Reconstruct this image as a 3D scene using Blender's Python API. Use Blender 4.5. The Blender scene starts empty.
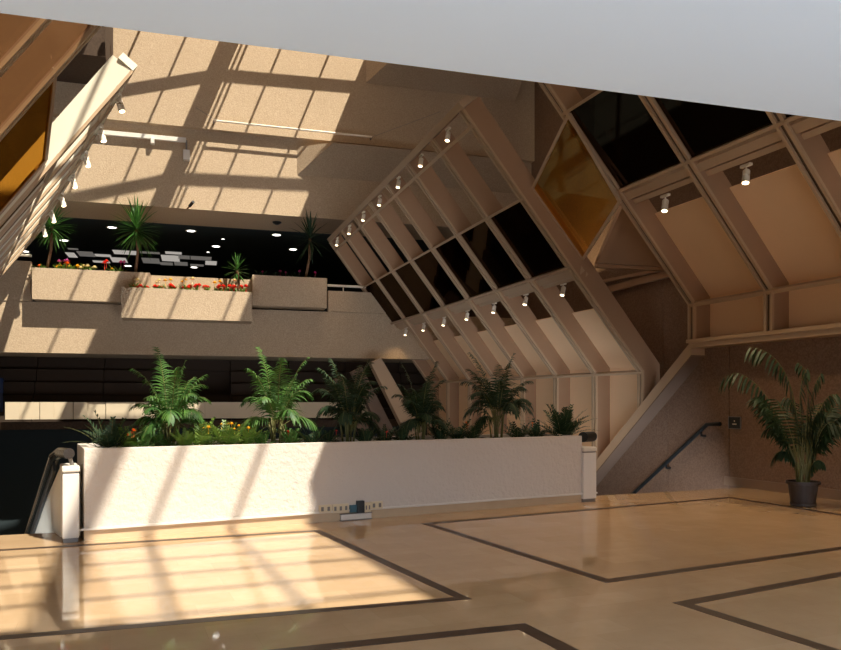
import bpy, bmesh, math, random
from mathutils import Vector, Matrix
from math import radians, sin, cos, pi, tan, sqrt
random.seed(7)
S = bpy.context.scene
COL = S.collection

# ------------------------------------------------------------------ camera
F = 753.0; CX = 420.5; HY = 403.0; TH = radians(22.4); CAMZ = 1.6
cT, sT = cos(TH), sin(TH)
def ray(px, py):
    r = (px - CX) / F
    return Vector((r * cT + sT, cT - r * sT, (HY - py) / F))
EYE = Vector((0, 0, CAMZ))
def on_plane(px, py, p, n):
    v = ray(px, py); return EYE + v * ((Vector(p) - EYE).dot(n) / v.dot(n))
def on_y(px, py, Y): return on_plane(px, py, (0, Y, 0), Vector((0, 1, 0)))
def on_x(px, py, X): return on_plane(px, py, (X, 0, 0), Vector((1, 0, 0)))
def on_z(px, py, Z): return on_plane(px, py, (0, 0, Z), Vector((0, 0, 1)))

cam_d = bpy.data.cameras.new('camera'); cam = bpy.data.objects.new('camera', cam_d); COL.objects.link(cam)
cam.location = EYE; cam.rotation_euler = (pi / 2, 0, -TH)
cam_d.sensor_width = 36; cam_d.lens = F / 841 * 36
cam_d.shift_y = (HY - 325) / 841
cam_d.clip_end = 300
S.camera = cam

# ------------------------------------------------------------------ mesh builder
class MB:
    def __init__(s): s.v = []; s.f = []
    def poly(s, pts):
        b = len(s.v); s.v += [Vector(p) for p in pts]; s.f.append(tuple(range(b, b + len(pts)))); return s
    def prism(s, pts, vec):
        b = len(s.v); n = len(pts); vec = Vector(vec)
        s.v += [Vector(p) for p in pts] + [Vector(p) + vec for p in pts]
        s.f.append(tuple(range(b + n - 1, b - 1, -1))); s.f.append(tuple(range(b + n, b + 2 * n)))
        for i in range(n):
            j = (i + 1) % n; s.f.append((b + i, b + j, b + n + j, b + n + i))
        return s
    def box(s, x0, x1, y0, y1, z0, z1):
        return s.prism([(x0, y0, z0), (x1, y0, z0), (x1, y1, z0), (x0, y1, z0)], (0, 0, z1 - z0))
    def hexa(s, a, b_):
        # two matching quads
        b = len(s.v); s.v += [Vector(p) for p in a] + [Vector(p) for p in b_]
        s.f += [(b + 3, b + 2, b + 1, b), (b + 4, b + 5, b + 6, b + 7)]
        for i in range(4):
            j = (i + 1) % 4; s.f.append((b + i, b + j, b + 4 + j, b + 4 + i))
        return s
    def bar(s, p, q, w, h, up=(0, 0, 1)):
        p = Vector(p); q = Vector(q); d = (q - p).normalized(); up = Vector(up)
        a = d.cross(up)
        if a.length < 1e-4: a = d.cross(Vector((1, 0, 0)))
        a.normalize(); u = a.cross(d).normalized()
        a *= w / 2; u *= h / 2
        return s.hexa([p - a - u, p + a - u, p + a + u, p - a + u], [q - a - u, q + a - u, q + a + u, q - a + u])
    def tube(s, pts, r, n=8):
        pts = [Vector(p) for p in pts]; rs = r if isinstance(r, (list, tuple)) else [r] * len(pts)
        b = len(s.v); ref = None
        for i, p in enumerate(pts):
            d = (pts[min(i + 1, len(pts) - 1)] - pts[max(i - 1, 0)]).normalized()
            if ref is None: ref = d.orthogonal().normalized()
            a = (ref - d * ref.dot(d)).normalized(); ref = a; e = d.cross(a)
            for k in range(n):
                t = 2 * pi * k / n; s.v.append(p + (a * cos(t) + e * sin(t)) * rs[i])
        for i in range(len(pts) - 1):
            for k in range(n):
                k2 = (k + 1) % n
                s.f.append((b + i * n + k, b + i * n + k2, b + (i + 1) * n + k2, b + (i + 1) * n + k))
        s.f.append(tuple(b + k for k in range(n - 1, -1, -1)))
        s.f.append(tuple(b + (len(pts) - 1) * n + k for k in range(n)))
        return s
    def lathe(s, prof, loc, n=20):
        loc = Vector(loc); b = len(s.v)
        for (r, z) in prof:
            for k in range(n):
                t = 2 * pi * k / n; s.v.append(loc + Vector((r * cos(t), r * sin(t), z)))
        for i in range(len(prof) - 1):
            for k in range(n):
                k2 = (k + 1) % n
                s.f.append((b + i * n + k, b + i * n + k2, b + (i + 1) * n + k2, b + (i + 1) * n + k))
        s.f.append(tuple(b + k for k in range(n - 1, -1, -1)))
        s.f.append(tuple(b + (len(prof) - 1) * n + k for k in range(n)))
        return s
    def build(s, name, mat, parent=None, smooth=False, bevel=0, origin=None, fix=True):
        me = bpy.data.meshes.new(name)
        if parent is not None:
            r = parent
            while r.parent: r = r.parent
            org = r.location.copy()
        elif origin is not None: org = Vector(origin)
        else:
            xs = [v.x for v in s.v]; ys = [v.y for v in s.v]; zs = [v.z for v in s.v]
            org = Vector(((min(xs) + max(xs)) / 2, (min(ys) + max(ys)) / 2, min(zs)))
        me.from_pydata([v - org for v in s.v], [], s.f); me.update()
        if fix:
            bm = bmesh.new(); bm.from_mesh(me); bmesh.ops.recalc_face_normals(bm, faces=bm.faces)
            bm.to_mesh(me); bm.free()
        if smooth:
            for p in me.polygons: p.use_smooth = True
        me.materials.append(mat)
        o = bpy.data.objects.new(name, me); COL.objects.link(o)
        if parent is not None: o.parent = parent
        else: o.location = org
        if bevel:
            m = o.modifiers.new('bevel', 'BEVEL'); m.width = bevel; m.segments = 2; m.limit_method = 'ANGLE'
        return o

def tag(o, label, cat, group=None):
    o['label'] = label; o['category'] = cat
    if group: o['group'] = group
    return o
def thing(name, label, cat, loc, group=None):
    o = bpy.data.objects.new(name, None); COL.objects.link(o); o.location = loc
    o.empty_display_size = .1
    return tag(o, label, cat, group)
def struct(name, mb, mat, **k):
    o = mb.build(name, mat, **k); o['kind'] = 'structure'; return o
def dup(root, loc, label=None, group=None, rz=None):
    r = root.copy(); COL.objects.link(r); r.location = loc
    if rz is not None: r.rotation_euler = (0, 0, rz)
    if label: r['label'] = label
    if group: r['group'] = group
    for ch in list(root.children):
        k = ch.copy(); COL.objects.link(k); k.parent = r
        for g in list(ch.children):
            d = g.copy(); COL.objects.link(d); d.parent = k
    return r

# ------------------------------------------------------------------ materials
def newmat(name):
    m = bpy.data.materials.new(name); m.use_nodes = True; nt = m.node_tree
    for n in list(nt.nodes):
        if n.type != 'OUTPUT_MATERIAL': nt.nodes.remove(n)
    return m, nt, [n for n in nt.nodes if n.type == 'OUTPUT_MATERIAL'][0]
def N(nt, t, **k):
    n = nt.nodes.new(t)
    for a, b in k.items(): setattr(n, a, b)
    return n
def c4(c): return (c[0], c[1], c[2], 1)
def mixcol(nt, fac, a, b, mode='MIX'):
    m = N(nt, 'ShaderNodeMix', data_type='RGBA', blend_type=mode)
    for sock, val in ((0, fac), (6, a), (7, b)):
        if isinstance(val, (int, float)): m.inputs[sock].default_value = val
        elif isinstance(val, tuple): m.inputs[sock].default_value = c4(val)
        else: nt.links.new(val, m.inputs[sock])
    return m.outputs[2]
def noise(nt, vec, scale, detail=3, rough=.5):
    n = N(nt, 'ShaderNodeTexNoise'); n.inputs['Scale'].default_value = scale
    n.inputs['Detail'].default_value = detail; n.inputs['Roughness'].default_value = rough
    nt.links.new(vec, n.inputs['Vector']); return n.outputs['Fac']
def ramp(nt, fac, lo, hi):
    r = N(nt, 'ShaderNodeMapRange'); r.inputs[1].default_value = lo; r.inputs[2].default_value = hi
    nt.links.new(fac, r.inputs[0]); return r.outputs[0]
def pbr(name, col, rough=.6, col2=None, speck=0, big=0, bump=0, bscale=40, metal=0, spec=.5, emis=0, emcol=None):
    m, nt, out = newmat(name)
    p = N(nt, 'ShaderNodeBsdfPrincipled'); nt.links.new(p.outputs[0], out.inputs[0])
    p.inputs['Roughness'].default_value = rough; p.inputs['Metallic'].default_value = metal
    p.inputs['Specular IOR Level'].default_value = spec
    tc = N(nt, 'ShaderNodeTexCoord').outputs['Object']
    if col2 is None: col2 = tuple(x * .72 for x in col)
    cur = col
    if speck:
        f = ramp(nt, noise(nt, tc, speck, 2, .7), .38, .62); cur = mixcol(nt, f, col2, col)
    if big:
        f = ramp(nt, noise(nt, tc, big, 4, .6), .3, .7)
        cur = mixcol(nt, f, mixcol(nt, .35, cur, col2), cur)
    if isinstance(cur, tuple): p.inputs['Base Color'].default_value = c4(cur)
    else: nt.links.new(cur, p.inputs['Base Color'])
    if bump:
        b = N(nt, 'ShaderNodeBump'); b.inputs['Strength'].default_value = bump; b.inputs['Distance'].default_value = .02
        nt.links.new(noise(nt, tc, bscale, 4, .6), b.inputs['Height']); nt.links.new(b.outputs[0], p.inputs['Normal'])
    if emis:
        p.inputs['Emission Color'].default_value = c4(emcol or col); p.inputs['Emission Strength'].default_value = emis
    return m
def marble(name):
    m, nt, out = newmat(name)
    p = N(nt, 'ShaderNodeBsdfPrincipled'); nt.links.new(p.outputs[0], out.inputs[0])
    tc = N(nt, 'ShaderNodeTexCoord').outputs['Object']
    br = N(nt, 'ShaderNodeTexBrick'); nt.links.new(tc, br.inputs['Vector'])
    br.inputs['Color1'].default_value = c4((.50, .335, .185)); br.inputs["Color2"].default_value = c4((.56, .385, .22))
    br.inputs['Mortar'].default_value = c4((.47, .32, .18))
    br.inputs['Scale'].default_value = 1; br.inputs['Mortar Size'].default_value = .002
    br.inputs['Brick Width'].default_value = .62; br.inputs['Row Height'].default_value = .31
    f = ramp(nt, noise(nt, tc, 2.6, 6, .65), .35, .7)
    c = mixcol(nt, f, mixcol(nt, .3, br.outputs['Color'], (.36, .225, .11)), br.outputs['Color'])
    nt.links.new(c, p.inputs['Base Color'])
    r = N(nt, 'ShaderNodeMapRange'); r.inputs[3].default_value = .02; r.inputs[4].default_value = .06
    nt.links.new(noise(nt, tc, 5, 3), r.inputs[0]); nt.links.new(r.outputs[0], p.inputs['Roughness'])
    p.inputs['Specular IOR Level'].default_value = .6
    return m
def tinted(name, tint, refl, fac, rough=.02):
    m, nt, out = newmat(name)
    t = N(nt, 'ShaderNodeBsdfTransparent'); t.inputs[0].default_value = c4(tint)
    g = N(nt, 'ShaderNodeBsdfGlossy'); g.inputs[0].default_value = c4(refl); g.inputs['Roughness'].default_value = rough
    mx = N(nt, 'ShaderNodeMixShader'); mx.inputs[0].default_value = fac
    nt.links.new(t.outputs[0], mx.inputs[1]); nt.links.new(g.outputs[0], mx.inputs[2]); nt.links.new(mx.outputs[0], out.inputs[0])
    return m
def leafmat(name, a, b, rough=.4, trans=.3):
    m, nt, out = newmat(name)
    tc = N(nt, 'ShaderNodeTexCoord').outputs['Object']
    f = ramp(nt, noise(nt, tc, 7, 2), .35, .65); col = mixcol(nt, f, a, b)
    p = N(nt, 'ShaderNodeBsdfPrincipled'); nt.links.new(col, p.inputs['Base Color']); p.inputs['Roughness'].default_value = rough
    t = N(nt, 'ShaderNodeBsdfTranslucent'); nt.links.new(col, t.inputs[0])
    mx = N(nt, 'ShaderNodeMixShader'); mx.inputs[0].default_value = trans
    nt.links.new(p.outputs[0], mx.inputs[1]); nt.links.new(t.outputs[0], mx.inputs[2]); nt.links.new(mx.outputs[0], out.inputs[0])
    return m
M = dict(
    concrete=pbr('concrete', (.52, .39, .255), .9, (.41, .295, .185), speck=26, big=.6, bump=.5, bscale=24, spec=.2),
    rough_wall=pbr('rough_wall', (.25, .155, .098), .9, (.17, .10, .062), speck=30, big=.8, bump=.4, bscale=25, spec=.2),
    dark_conc=pbr('dark_conc', (.085, .055, .036), .9, speck=14, big=.5, spec=.2),
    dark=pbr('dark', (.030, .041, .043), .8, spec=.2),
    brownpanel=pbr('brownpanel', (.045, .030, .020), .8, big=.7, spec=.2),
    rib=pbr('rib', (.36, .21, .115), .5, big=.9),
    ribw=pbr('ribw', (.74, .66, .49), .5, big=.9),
    cap=pbr('cap', (.47, .32, .19), .4),
    rail=pbr('rail', (.45, .31, .19), .45),
    panel=pbr('panel', (.80, .53, .30), .7, (.73, .47, .26), big=1.1, spec=.3),
    plaster=pbr('plaster', (.60, .525, .44), .7, big=.9, col2=(.565, .49, .41), bump=.9, bscale=14, spec=.3),
    white=pbr('white', (.68, .62, .53), .4),
    parapet=pbr('parapet', (.62, .50, .335), .6, big=1),
    skirting=pbr('skirting', (.24, .15, .092), .4, big=2),
    groove_shade=pbr('groove_shade', (.09, .055, .032), .5),
    stone=pbr('stone', (.56, .40, .24), .3, big=3),
    inlay=pbr('inlay', (.04, .023, .014), .35, (.13, .07, .04), big=5, spec=.25),
    marble=marble('marble'),
    ceil=pbr('ceil', (.74, .87, 1.0), .75, big=.8, col2=(.72, .85, .98), spec=.2),
    black=pbr('black', (.012, .014, .014), .4),
    chrome=pbr('chrome', (.10, .085, .07), .25, metal=1),
    glassd=tinted('glassd', (.16, .115, .075), (.5, .36, .24), .12),
    glassb=tinted('glassb', (.62, .43, .16), (.95, .62, .25), .02),
    glassc=tinted('glassc', (.56, .48, .39), (.6, .5, .4), .03),
    soffit_shade=pbr('soffit_shade', (.17, .11, .072), .7),  # brown of the stringer underside's painted-in shade, also on two lower beams
    glassa=tinted('glassa', (.92, .72, .38), (1.0, .66, .26), .2),
    lampw=pbr('lampw', (.78, .68, .52), .4),
    bulb=pbr('bulb', (1, .85, .55), .5, emis=7, emcol=(1, .80, .50)),
    down=pbr('down', (1, .97, .9), .5, emis=5, emcol=(1, .95, .85)),
    tile_glow_b=pbr('tile_glow_b', (.5, .48, .45), .5, emis=.4, emcol=(1, .93, .84)),
    lumin=pbr('lumin', (.5, .48, .45), .5, emis=.12, emcol=(1, .93, .84)),
    soil=pbr('soil', (.035, .022, .014), 1, speck=30, bump=.8),
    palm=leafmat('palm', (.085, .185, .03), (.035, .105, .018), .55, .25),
    palmd=leafmat('palmd', (.022, .052, .016), (.012, .032, .011), .6, .15),  # darker leaf copy: shade in the colour for plants outside the sun; dark greens too
    yucca=leafmat('yucca', (.075, .20, .03), (.03, .10, .018), .4, .2),
    fern=leafmat('fern', (.18, .27, .04), (.08, .16, .025), .5, .3),
    stem=pbr('stem', (.16, .15, .04), .6, big=6),
    trunk=pbr('trunk', (.22, .11, .05), .8, speck=20),
    red=pbr('red', (.80, .05, .015), .6), yellow=pbr('yellow', (.85, .52, .03), .6), cream=pbr('cream', (.85, .72, .40), .6),
    pink=pbr('pink', (.62, .16, .38), .6), magenta=pbr('magenta', (.5, .02, .16), .6), orange=pbr('orange', (.85, .20, .02), .6),
    potm=pbr('potm', (.045, .032, .026), .5), ivory=pbr('ivory', (.66, .54, .34), .45), teal=pbr('teal', (.04, .11, .14), .5),
    grey=pbr('grey', (.18, .16, .14), .5),
)

# ------------------------------------------------------------------ far-wall frame
AL = radians(6)
FU = Vector((cos(AL), -sin(AL), 0)); FN = Vector((-sin(AL), -cos(AL), 0)); FO = Vector((0, 26, 0))
def fpt(u, w, z): return FO + FU * u + FN * w + Vector((0, 0, z))
def fuz(px, py, w):
    P = on_plane(px, py, FO + FN * w, FN); return (P - FO).dot(FU), P.z
def fbox(mb, u0, u1, w0, w1, z0, z1):
    return mb.prism([fpt(u0, w0, z0), fpt(u1, w0, z0), fpt(u1, w1, z0), fpt(u0, w1, z0)], (0, 0, z1 - z0))
UL, UR = -13.0, 17.0

# ---- hall floor, inlay, near ceiling
fl = MB()
fl.prism([(-9, -2.5, -.3), (11.3, -2.5, -.3), (11.3, 10.85, -.3), (7.75, 10.85, -.3), (7.6, 11.9, -.3), (-.5, 10.9, -.3), (-.5, 10.32, -.3), (-9, 10.75, -.3)], (0, 0, .3))
struct('floor', fl, M['marble'], origin=(0, 0, -.3))
def inlay(pts, w=.115):
    mb = MB(); P = [on_z(x, y, 0) for x, y in pts]; L = []; R = []
    for i, p in enumerate(P):
        d1 = (P[i] - P[i - 1]).normalized() if i else (P[1] - P[0]).normalized()
        d2 = (P[i + 1] - P[i]).normalized() if i < len(P) - 1 else d1
        n1 = Vector((-d1.y, d1.x, 0)); n2 = Vector((-d2.y, d2.x, 0)); m_ = (n1 + n2).normalized(); k_ = w / 2 / m_.dot(n1)
        L.append(p + m_ * k_); R.append(p - m_ * k_)
    for i in range(len(P) - 1): mb.prism([R[i], R[i + 1], L[i + 1], L[i]], (0, 0, .002))
    return mb
far_l = on_z(317, 530.5, 0); near_l = on_z(463, 598, 0)
k = 1
for pts, w in (([(-60, 554), (317, 530.8), (463, 598.2), (-60, 643)], .10), ([(900, 540), (607, 581), (427, 523.8), (730, 497.5), (860, 518)], .115),
            ([(1150, 517), (683, 603.5), (900, 672)], .115), ([(700, 717), (522, 626.5), (250, 655)], .125)):
    struct('trim_%d' % k, inlay(pts, w), M['inlay']); k += 1
ce = MB()
E0 = on_z(0, 13, 3.35); E1 = on_z(841, 121, 3.35); ED = (E1 - E0) / (E1.x - E0.x)
ea = E0 + ED * (-14 - E0.x); eb = E0 + ED * (10.6 - E0.x)
ce.prism([(-14, -10, 3.35), (10.6, -10, 3.35), eb, ea], (0, 0, .1))
struct('ceiling', ce, M['ceil'], origin=(0, 0, 3.35))

# ---- right wall: rough slabs with open joints, ending above the stair going down
XW = 11.1
seamY = [on_x(729, 420, XW).y, on_x(668, 420, XW).y]
wr = MB()
Ddiag0 = Vector((XW, 11.8, 2.65)); Ddiag1 = Vector((XW, 15.6, -.45))
def diagz(y): return Ddiag0.z + (y - 11.8) * (Ddiag1.z - Ddiag0.z) / (15.6 - 11.8)
edges = [-9, -6.8, -4.6, -2.4, -.2, 2.0, 4.2, 6.5, seamY[0]]
for a, b in zip(edges[:-1], edges[1:]):
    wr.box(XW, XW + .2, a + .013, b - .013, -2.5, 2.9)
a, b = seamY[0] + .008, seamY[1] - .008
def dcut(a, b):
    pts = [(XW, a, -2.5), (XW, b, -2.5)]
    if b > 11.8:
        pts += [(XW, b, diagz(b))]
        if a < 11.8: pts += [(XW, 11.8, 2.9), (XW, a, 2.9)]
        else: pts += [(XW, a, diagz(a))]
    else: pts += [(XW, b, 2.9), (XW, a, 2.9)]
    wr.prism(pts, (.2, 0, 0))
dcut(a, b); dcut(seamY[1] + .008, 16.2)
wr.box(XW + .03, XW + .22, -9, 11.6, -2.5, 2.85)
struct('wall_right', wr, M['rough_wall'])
bb = MB()
bb.prism([(XW - .025, -9, 0), (XW - .025, on_x(725, 486, XW).y, 0), (XW - .025, on_x(725, 486, XW).y, .17), (XW - .025, -9, .17)], (.025, 0, 0))
struct('baseboard_right', bb, M['skirting'])
# recessed wall between the two facades
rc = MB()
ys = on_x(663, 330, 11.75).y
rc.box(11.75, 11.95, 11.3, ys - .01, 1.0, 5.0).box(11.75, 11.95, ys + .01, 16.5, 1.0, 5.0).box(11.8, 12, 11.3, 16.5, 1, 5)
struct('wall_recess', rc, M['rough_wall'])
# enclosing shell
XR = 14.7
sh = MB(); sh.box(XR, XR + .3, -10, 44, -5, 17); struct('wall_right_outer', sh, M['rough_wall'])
sh = MB(); sh.box(-14.3, -14, -10, 44, -5, 17); struct('wall_left', sh, M['dark_conc'])
sh = MB(); sh.box(-14, 15, -10.3, -10, 3.63, 17); struct('wall_back', sh, M['concrete'])
sh = MB(); sh.box(-14, 15, 9, 42, -5, -4.7); struct('floor_lower', sh, M['dark'])
# roof on both sides of the skylight, and the skylight frame between them
RZ = 15.6
rf = MB(); rf.box(8.6, 15.3, -10, 2.2, RZ, RZ + .3).box(9.1, 15.3, 20, 28, RZ, RZ + .3).box(8.35, 15.3, 2.2, 20, RZ, RZ + .3).box(-14.3, .8, -10, 28, RZ, RZ + .3)
struct('ceiling_roof', rf, M['concrete'])
sk = MB()
RX = 4.75
def roofz(x): return RZ - .1 + max(0, .65 - abs(x - RX) * .14)
for x in (1.7, 3.2, 6.25, 7.8):
    sk.bar((x, 2.2, roofz(x)), (x, 27.5, roofz(x)), .06, .05)
sk.bar((RX - .1, 2.2, roofz(RX)), (RX - .1, 27.5, roofz(RX)), .55, .2)
for x in (RX + .3, RX + .46): sk.bar((x, 2.2, roofz(x)), (x, 27.5, roofz(x)), .06, .06)
for y in (23.25, 21.35, 16.7, 13.6, 11.4, 9.4, 7.2, 5.0):
    for x0, x1 in ((1.2, RX), (RX, 9.1)):
        sk.bar((x0, y, roofz(x0) + .02), (x1, y, roofz(x1) + .02), .2, .14)
for x in (2.6, 3.6, 4.6, 6.5, 7.5):
    sk.bar((x, -10, RZ), (x, 2.2, RZ), .07, .06)
sk.bar((5.7, -10, RZ), (5.7, 2.2, RZ), .28, .14)
y = -10
while y < -.9:
    sk.bar((1.2, y, RZ + .1), (8.6, y, RZ + .1), .055, .05); y += .72
struct('window_1', sk, M['rib'])

# ---- far side of the atrium, storey by storey
u108 = fuz(108, 100, 0)[0]
zf1 = fuz(280, 136, 0)[1]
f = MB(); fbox(f, UL, UR, 0, -1.2, zf1, 16.0); struct('wall_far_upper', f, M['concrete'])
zbl = fuz(105, 57, 2.2)[1]; ubl = fuz(105, 57, 2.2)[0]
f = MB(); fbox(f, UL, ubl, 2.2, 0, zbl, 15.5); struct('trim_5', f, M['dark_conc'])
zf2 = fuz(190, 209, -.22)[1]
f = MB(); fbox(f, UL, UR, -.22, -2.6, zf2, zf1 + .3); struct('wall_far_middle', f, M['concrete'])
# sloping underside wedges at the right
def wedge(pA, wA, pB, wB, uend, top, name):
    ua, za = fuz(pA[0], pA[1], wA); ub, zb = fuz(pB[0], pB[1], wB)
    mb = MB()
    a_ = [fpt(ua, wA, za), fpt(ub, wB, zb), fpt(ub, wB, max(zb + .02, top)), fpt(ua, wA, max(zb + .02, top))]
    mb.hexa(a_, [fpt(uend, wA, za), fpt(uend, wB, zb), fpt(uend, wB, max(zb + .02, top)), fpt(uend, wA, max(zb + .02, top))])
    return struct(name, mb, M['concrete'])
wedge((297, 175), -.22, (333, 143), .55, UR - 3, 0, 'trim_6')
wedge((366, 83), 0, (393, 58), .8, UR - 3, 15.8, 'trim_7')
z3b = fuz(200, 355.5, 0)[1]; z3t = fuz(16, 276, 0)[1]
uL3 = fuz(32, 290, 0)[0]; uR3 = fuz(327, 290, 0)[0]
zpb = min(fuz(80, 301, .5)[1], fuz(290, 306.5, .5)[1]) - .01
f = MB(); fbox(f, UL, UR, 0, -.25, z3b, zpb); fbox(f, UL, UR, -.25, -3, z3b, z3b + .5)
fbox(f, fuz(151, 290, .0)[0], fuz(252, 290, 0)[0], .01, -.25, zpb, fuz(190, 277, 0)[1])
zl = fuz(16, 302, .02)[1]
struct('wall_far_lower', f, M['concrete'])
# parapets at both ends of the terrace, each with a slim rail
def parapet(px0, px1, py, label, nm):
    u0 = px0 if isinstance(px0, float) else fuz(px0, py, .05)[0]; u1 = px1 if isinstance(px1, float) else fuz(px1, py, .05)[0]
    zt = fuz((60 if px0 == UL else 340), py, .05)[1]
    f = MB(); fbox(f, u0, u1, .03, -.2, zpb + .005, zt)
    t = thing(nm, label, 'parapet', fpt((u0 + u1) / 2, 0, zpb))
    f.build('parapet_wall', M['concrete'], t)
    r = MB(); r.tube([fpt(u0, -.1, zt + .2), fpt(u1, -.1, zt + .2)], .045)
    n = max(2, int((u1 - u0) / .9))
    r.build('rail', M['lampw'], t, smooth=False)
    for i in range(n):
        uu = u0 + (i + .5) * (u1 - u0) / n
        MB().bar(fpt(uu, -.1, zt), fpt(uu, -.1, zt + .2), .05, .03, FU).build('post', M['lampw'], t)
parapet(fuz(-40, 276, 0)[0], fuz(31, 276, 0)[0], 276, 'smooth terrace parapet with a thin rail, beside the left end planter', 'terrace_parapet')
parapet(fuz(328, 291, 0)[0], fuz(420, 291, 0)[0], 291, 'shaded terrace parapet with a thin rail, next to the sloping ribbed facade', 'terrace_parapet')
# rooms behind the two openings
z_up_fl = z3b + .5
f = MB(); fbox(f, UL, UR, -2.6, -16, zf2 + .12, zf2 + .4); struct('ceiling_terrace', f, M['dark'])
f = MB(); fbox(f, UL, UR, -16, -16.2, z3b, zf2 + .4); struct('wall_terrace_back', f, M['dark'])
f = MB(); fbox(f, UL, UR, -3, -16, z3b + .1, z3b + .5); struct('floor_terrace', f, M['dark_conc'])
# lower storey: panelled wall
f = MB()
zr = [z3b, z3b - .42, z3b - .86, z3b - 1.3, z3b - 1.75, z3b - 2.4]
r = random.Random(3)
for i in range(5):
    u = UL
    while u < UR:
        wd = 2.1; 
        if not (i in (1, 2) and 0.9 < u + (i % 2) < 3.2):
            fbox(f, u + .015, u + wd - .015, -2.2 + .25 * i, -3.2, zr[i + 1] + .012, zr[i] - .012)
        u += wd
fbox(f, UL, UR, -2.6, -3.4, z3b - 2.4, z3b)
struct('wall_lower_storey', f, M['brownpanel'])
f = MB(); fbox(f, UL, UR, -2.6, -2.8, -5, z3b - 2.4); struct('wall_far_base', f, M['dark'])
f = MB(); fbox(f, UL, UR, -.75, -2.6, .75, 1.0); struct('trim_8', f, M['dark_conc'])
zt = 1.63; zb = fuz(100, 419, -.5)[1]
cuts = [5, 20, 40, 54, 73.5, 88, 106, 135, 168, 205, 250, 305, 330, 380]
t = thing('balcony_panelling', 'cream panelled lower balcony front hanging in the dark below the terrace', 'balcony', fpt(fuz(150, 410, -.5)[0], -.5, zb))
for i in range(len(cuts) - 1):
    a = fuz(cuts[i], 410, -.5)[0]; b = fuz(cuts[i + 1], 410, -.5)[0]
    gap = .02 if i in (1, 3, 5) else .003
    MB_ = MB(); fbox(MB_, a + .002, b - gap, -.5 - (.012 if i % 2 else 0), -.6, zb, zt); MB_.build('panel', M['parapet'], t)
# narrow blue window far left
f = MB(); a = fuz(-6, 380, -1.2)[0]; b = fuz(3, 380, -1.2)[0]
fbox(f, a, b, -1.2, -1.3, fuz(0, 412, -1.2)[1], fuz(0, 378, -1.2)[1]); o = struct('window_2', f, pbr('pane_blue', (.03, .05, .12), .15))

# ---- sun and sky
sd = bpy.data.lights.new('sun', 'SUN'); so = bpy.data.objects.new('sun', sd); COL.objects.link(so)
so.rotation_euler = Vector((-.39, .65, -1)).to_track_quat('-Z', 'Y').to_euler()
so.location = (4, -8, 20)
sd.energy = 9.0; sd.color = (1, .95, .84); sd.angle = radians(.5)
w = bpy.data.worlds.new('world'); S.world = w; w.use_nodes = True
bg = w.node_tree.nodes['Background']; bg.inputs[1].default_value = 1.0
wn = w.node_tree; tcw = wn.nodes.new('ShaderNodeTexCoord'); sx = wn.nodes.new('ShaderNodeSeparateXYZ'); wn.links.new(tcw.outputs['Generated'], sx.inputs[0])
mr = wn.nodes.new('ShaderNodeMapRange'); mr.inputs[1].default_value = -.5; mr.inputs[2].default_value = -.1; wn.links.new(sx.outputs[2], mr.inputs[0])
mxw = wn.nodes.new('ShaderNodeMix'); mxw.data_type = 'RGBA'; wn.links.new(mr.outputs[0], mxw.inputs[0])
mxw.inputs[6].default_value = (6.4, 7.0, 8.2, 1); mxw.inputs[7].default_value = (.80, .59, .41, 1); wn.links.new(mxw.outputs[2], bg.inputs[0])
vs = S.view_settings; vs.view_transform = 'Standard'; vs.look = 'None'; vs.gamma = 1; vs.exposure = 0
S.cycles.use_denoising = True
S.cycles.max_bounces = 10; S.cycles.diffuse_bounces = 6; S.cycles.transparent_max_bounces = 16

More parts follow.
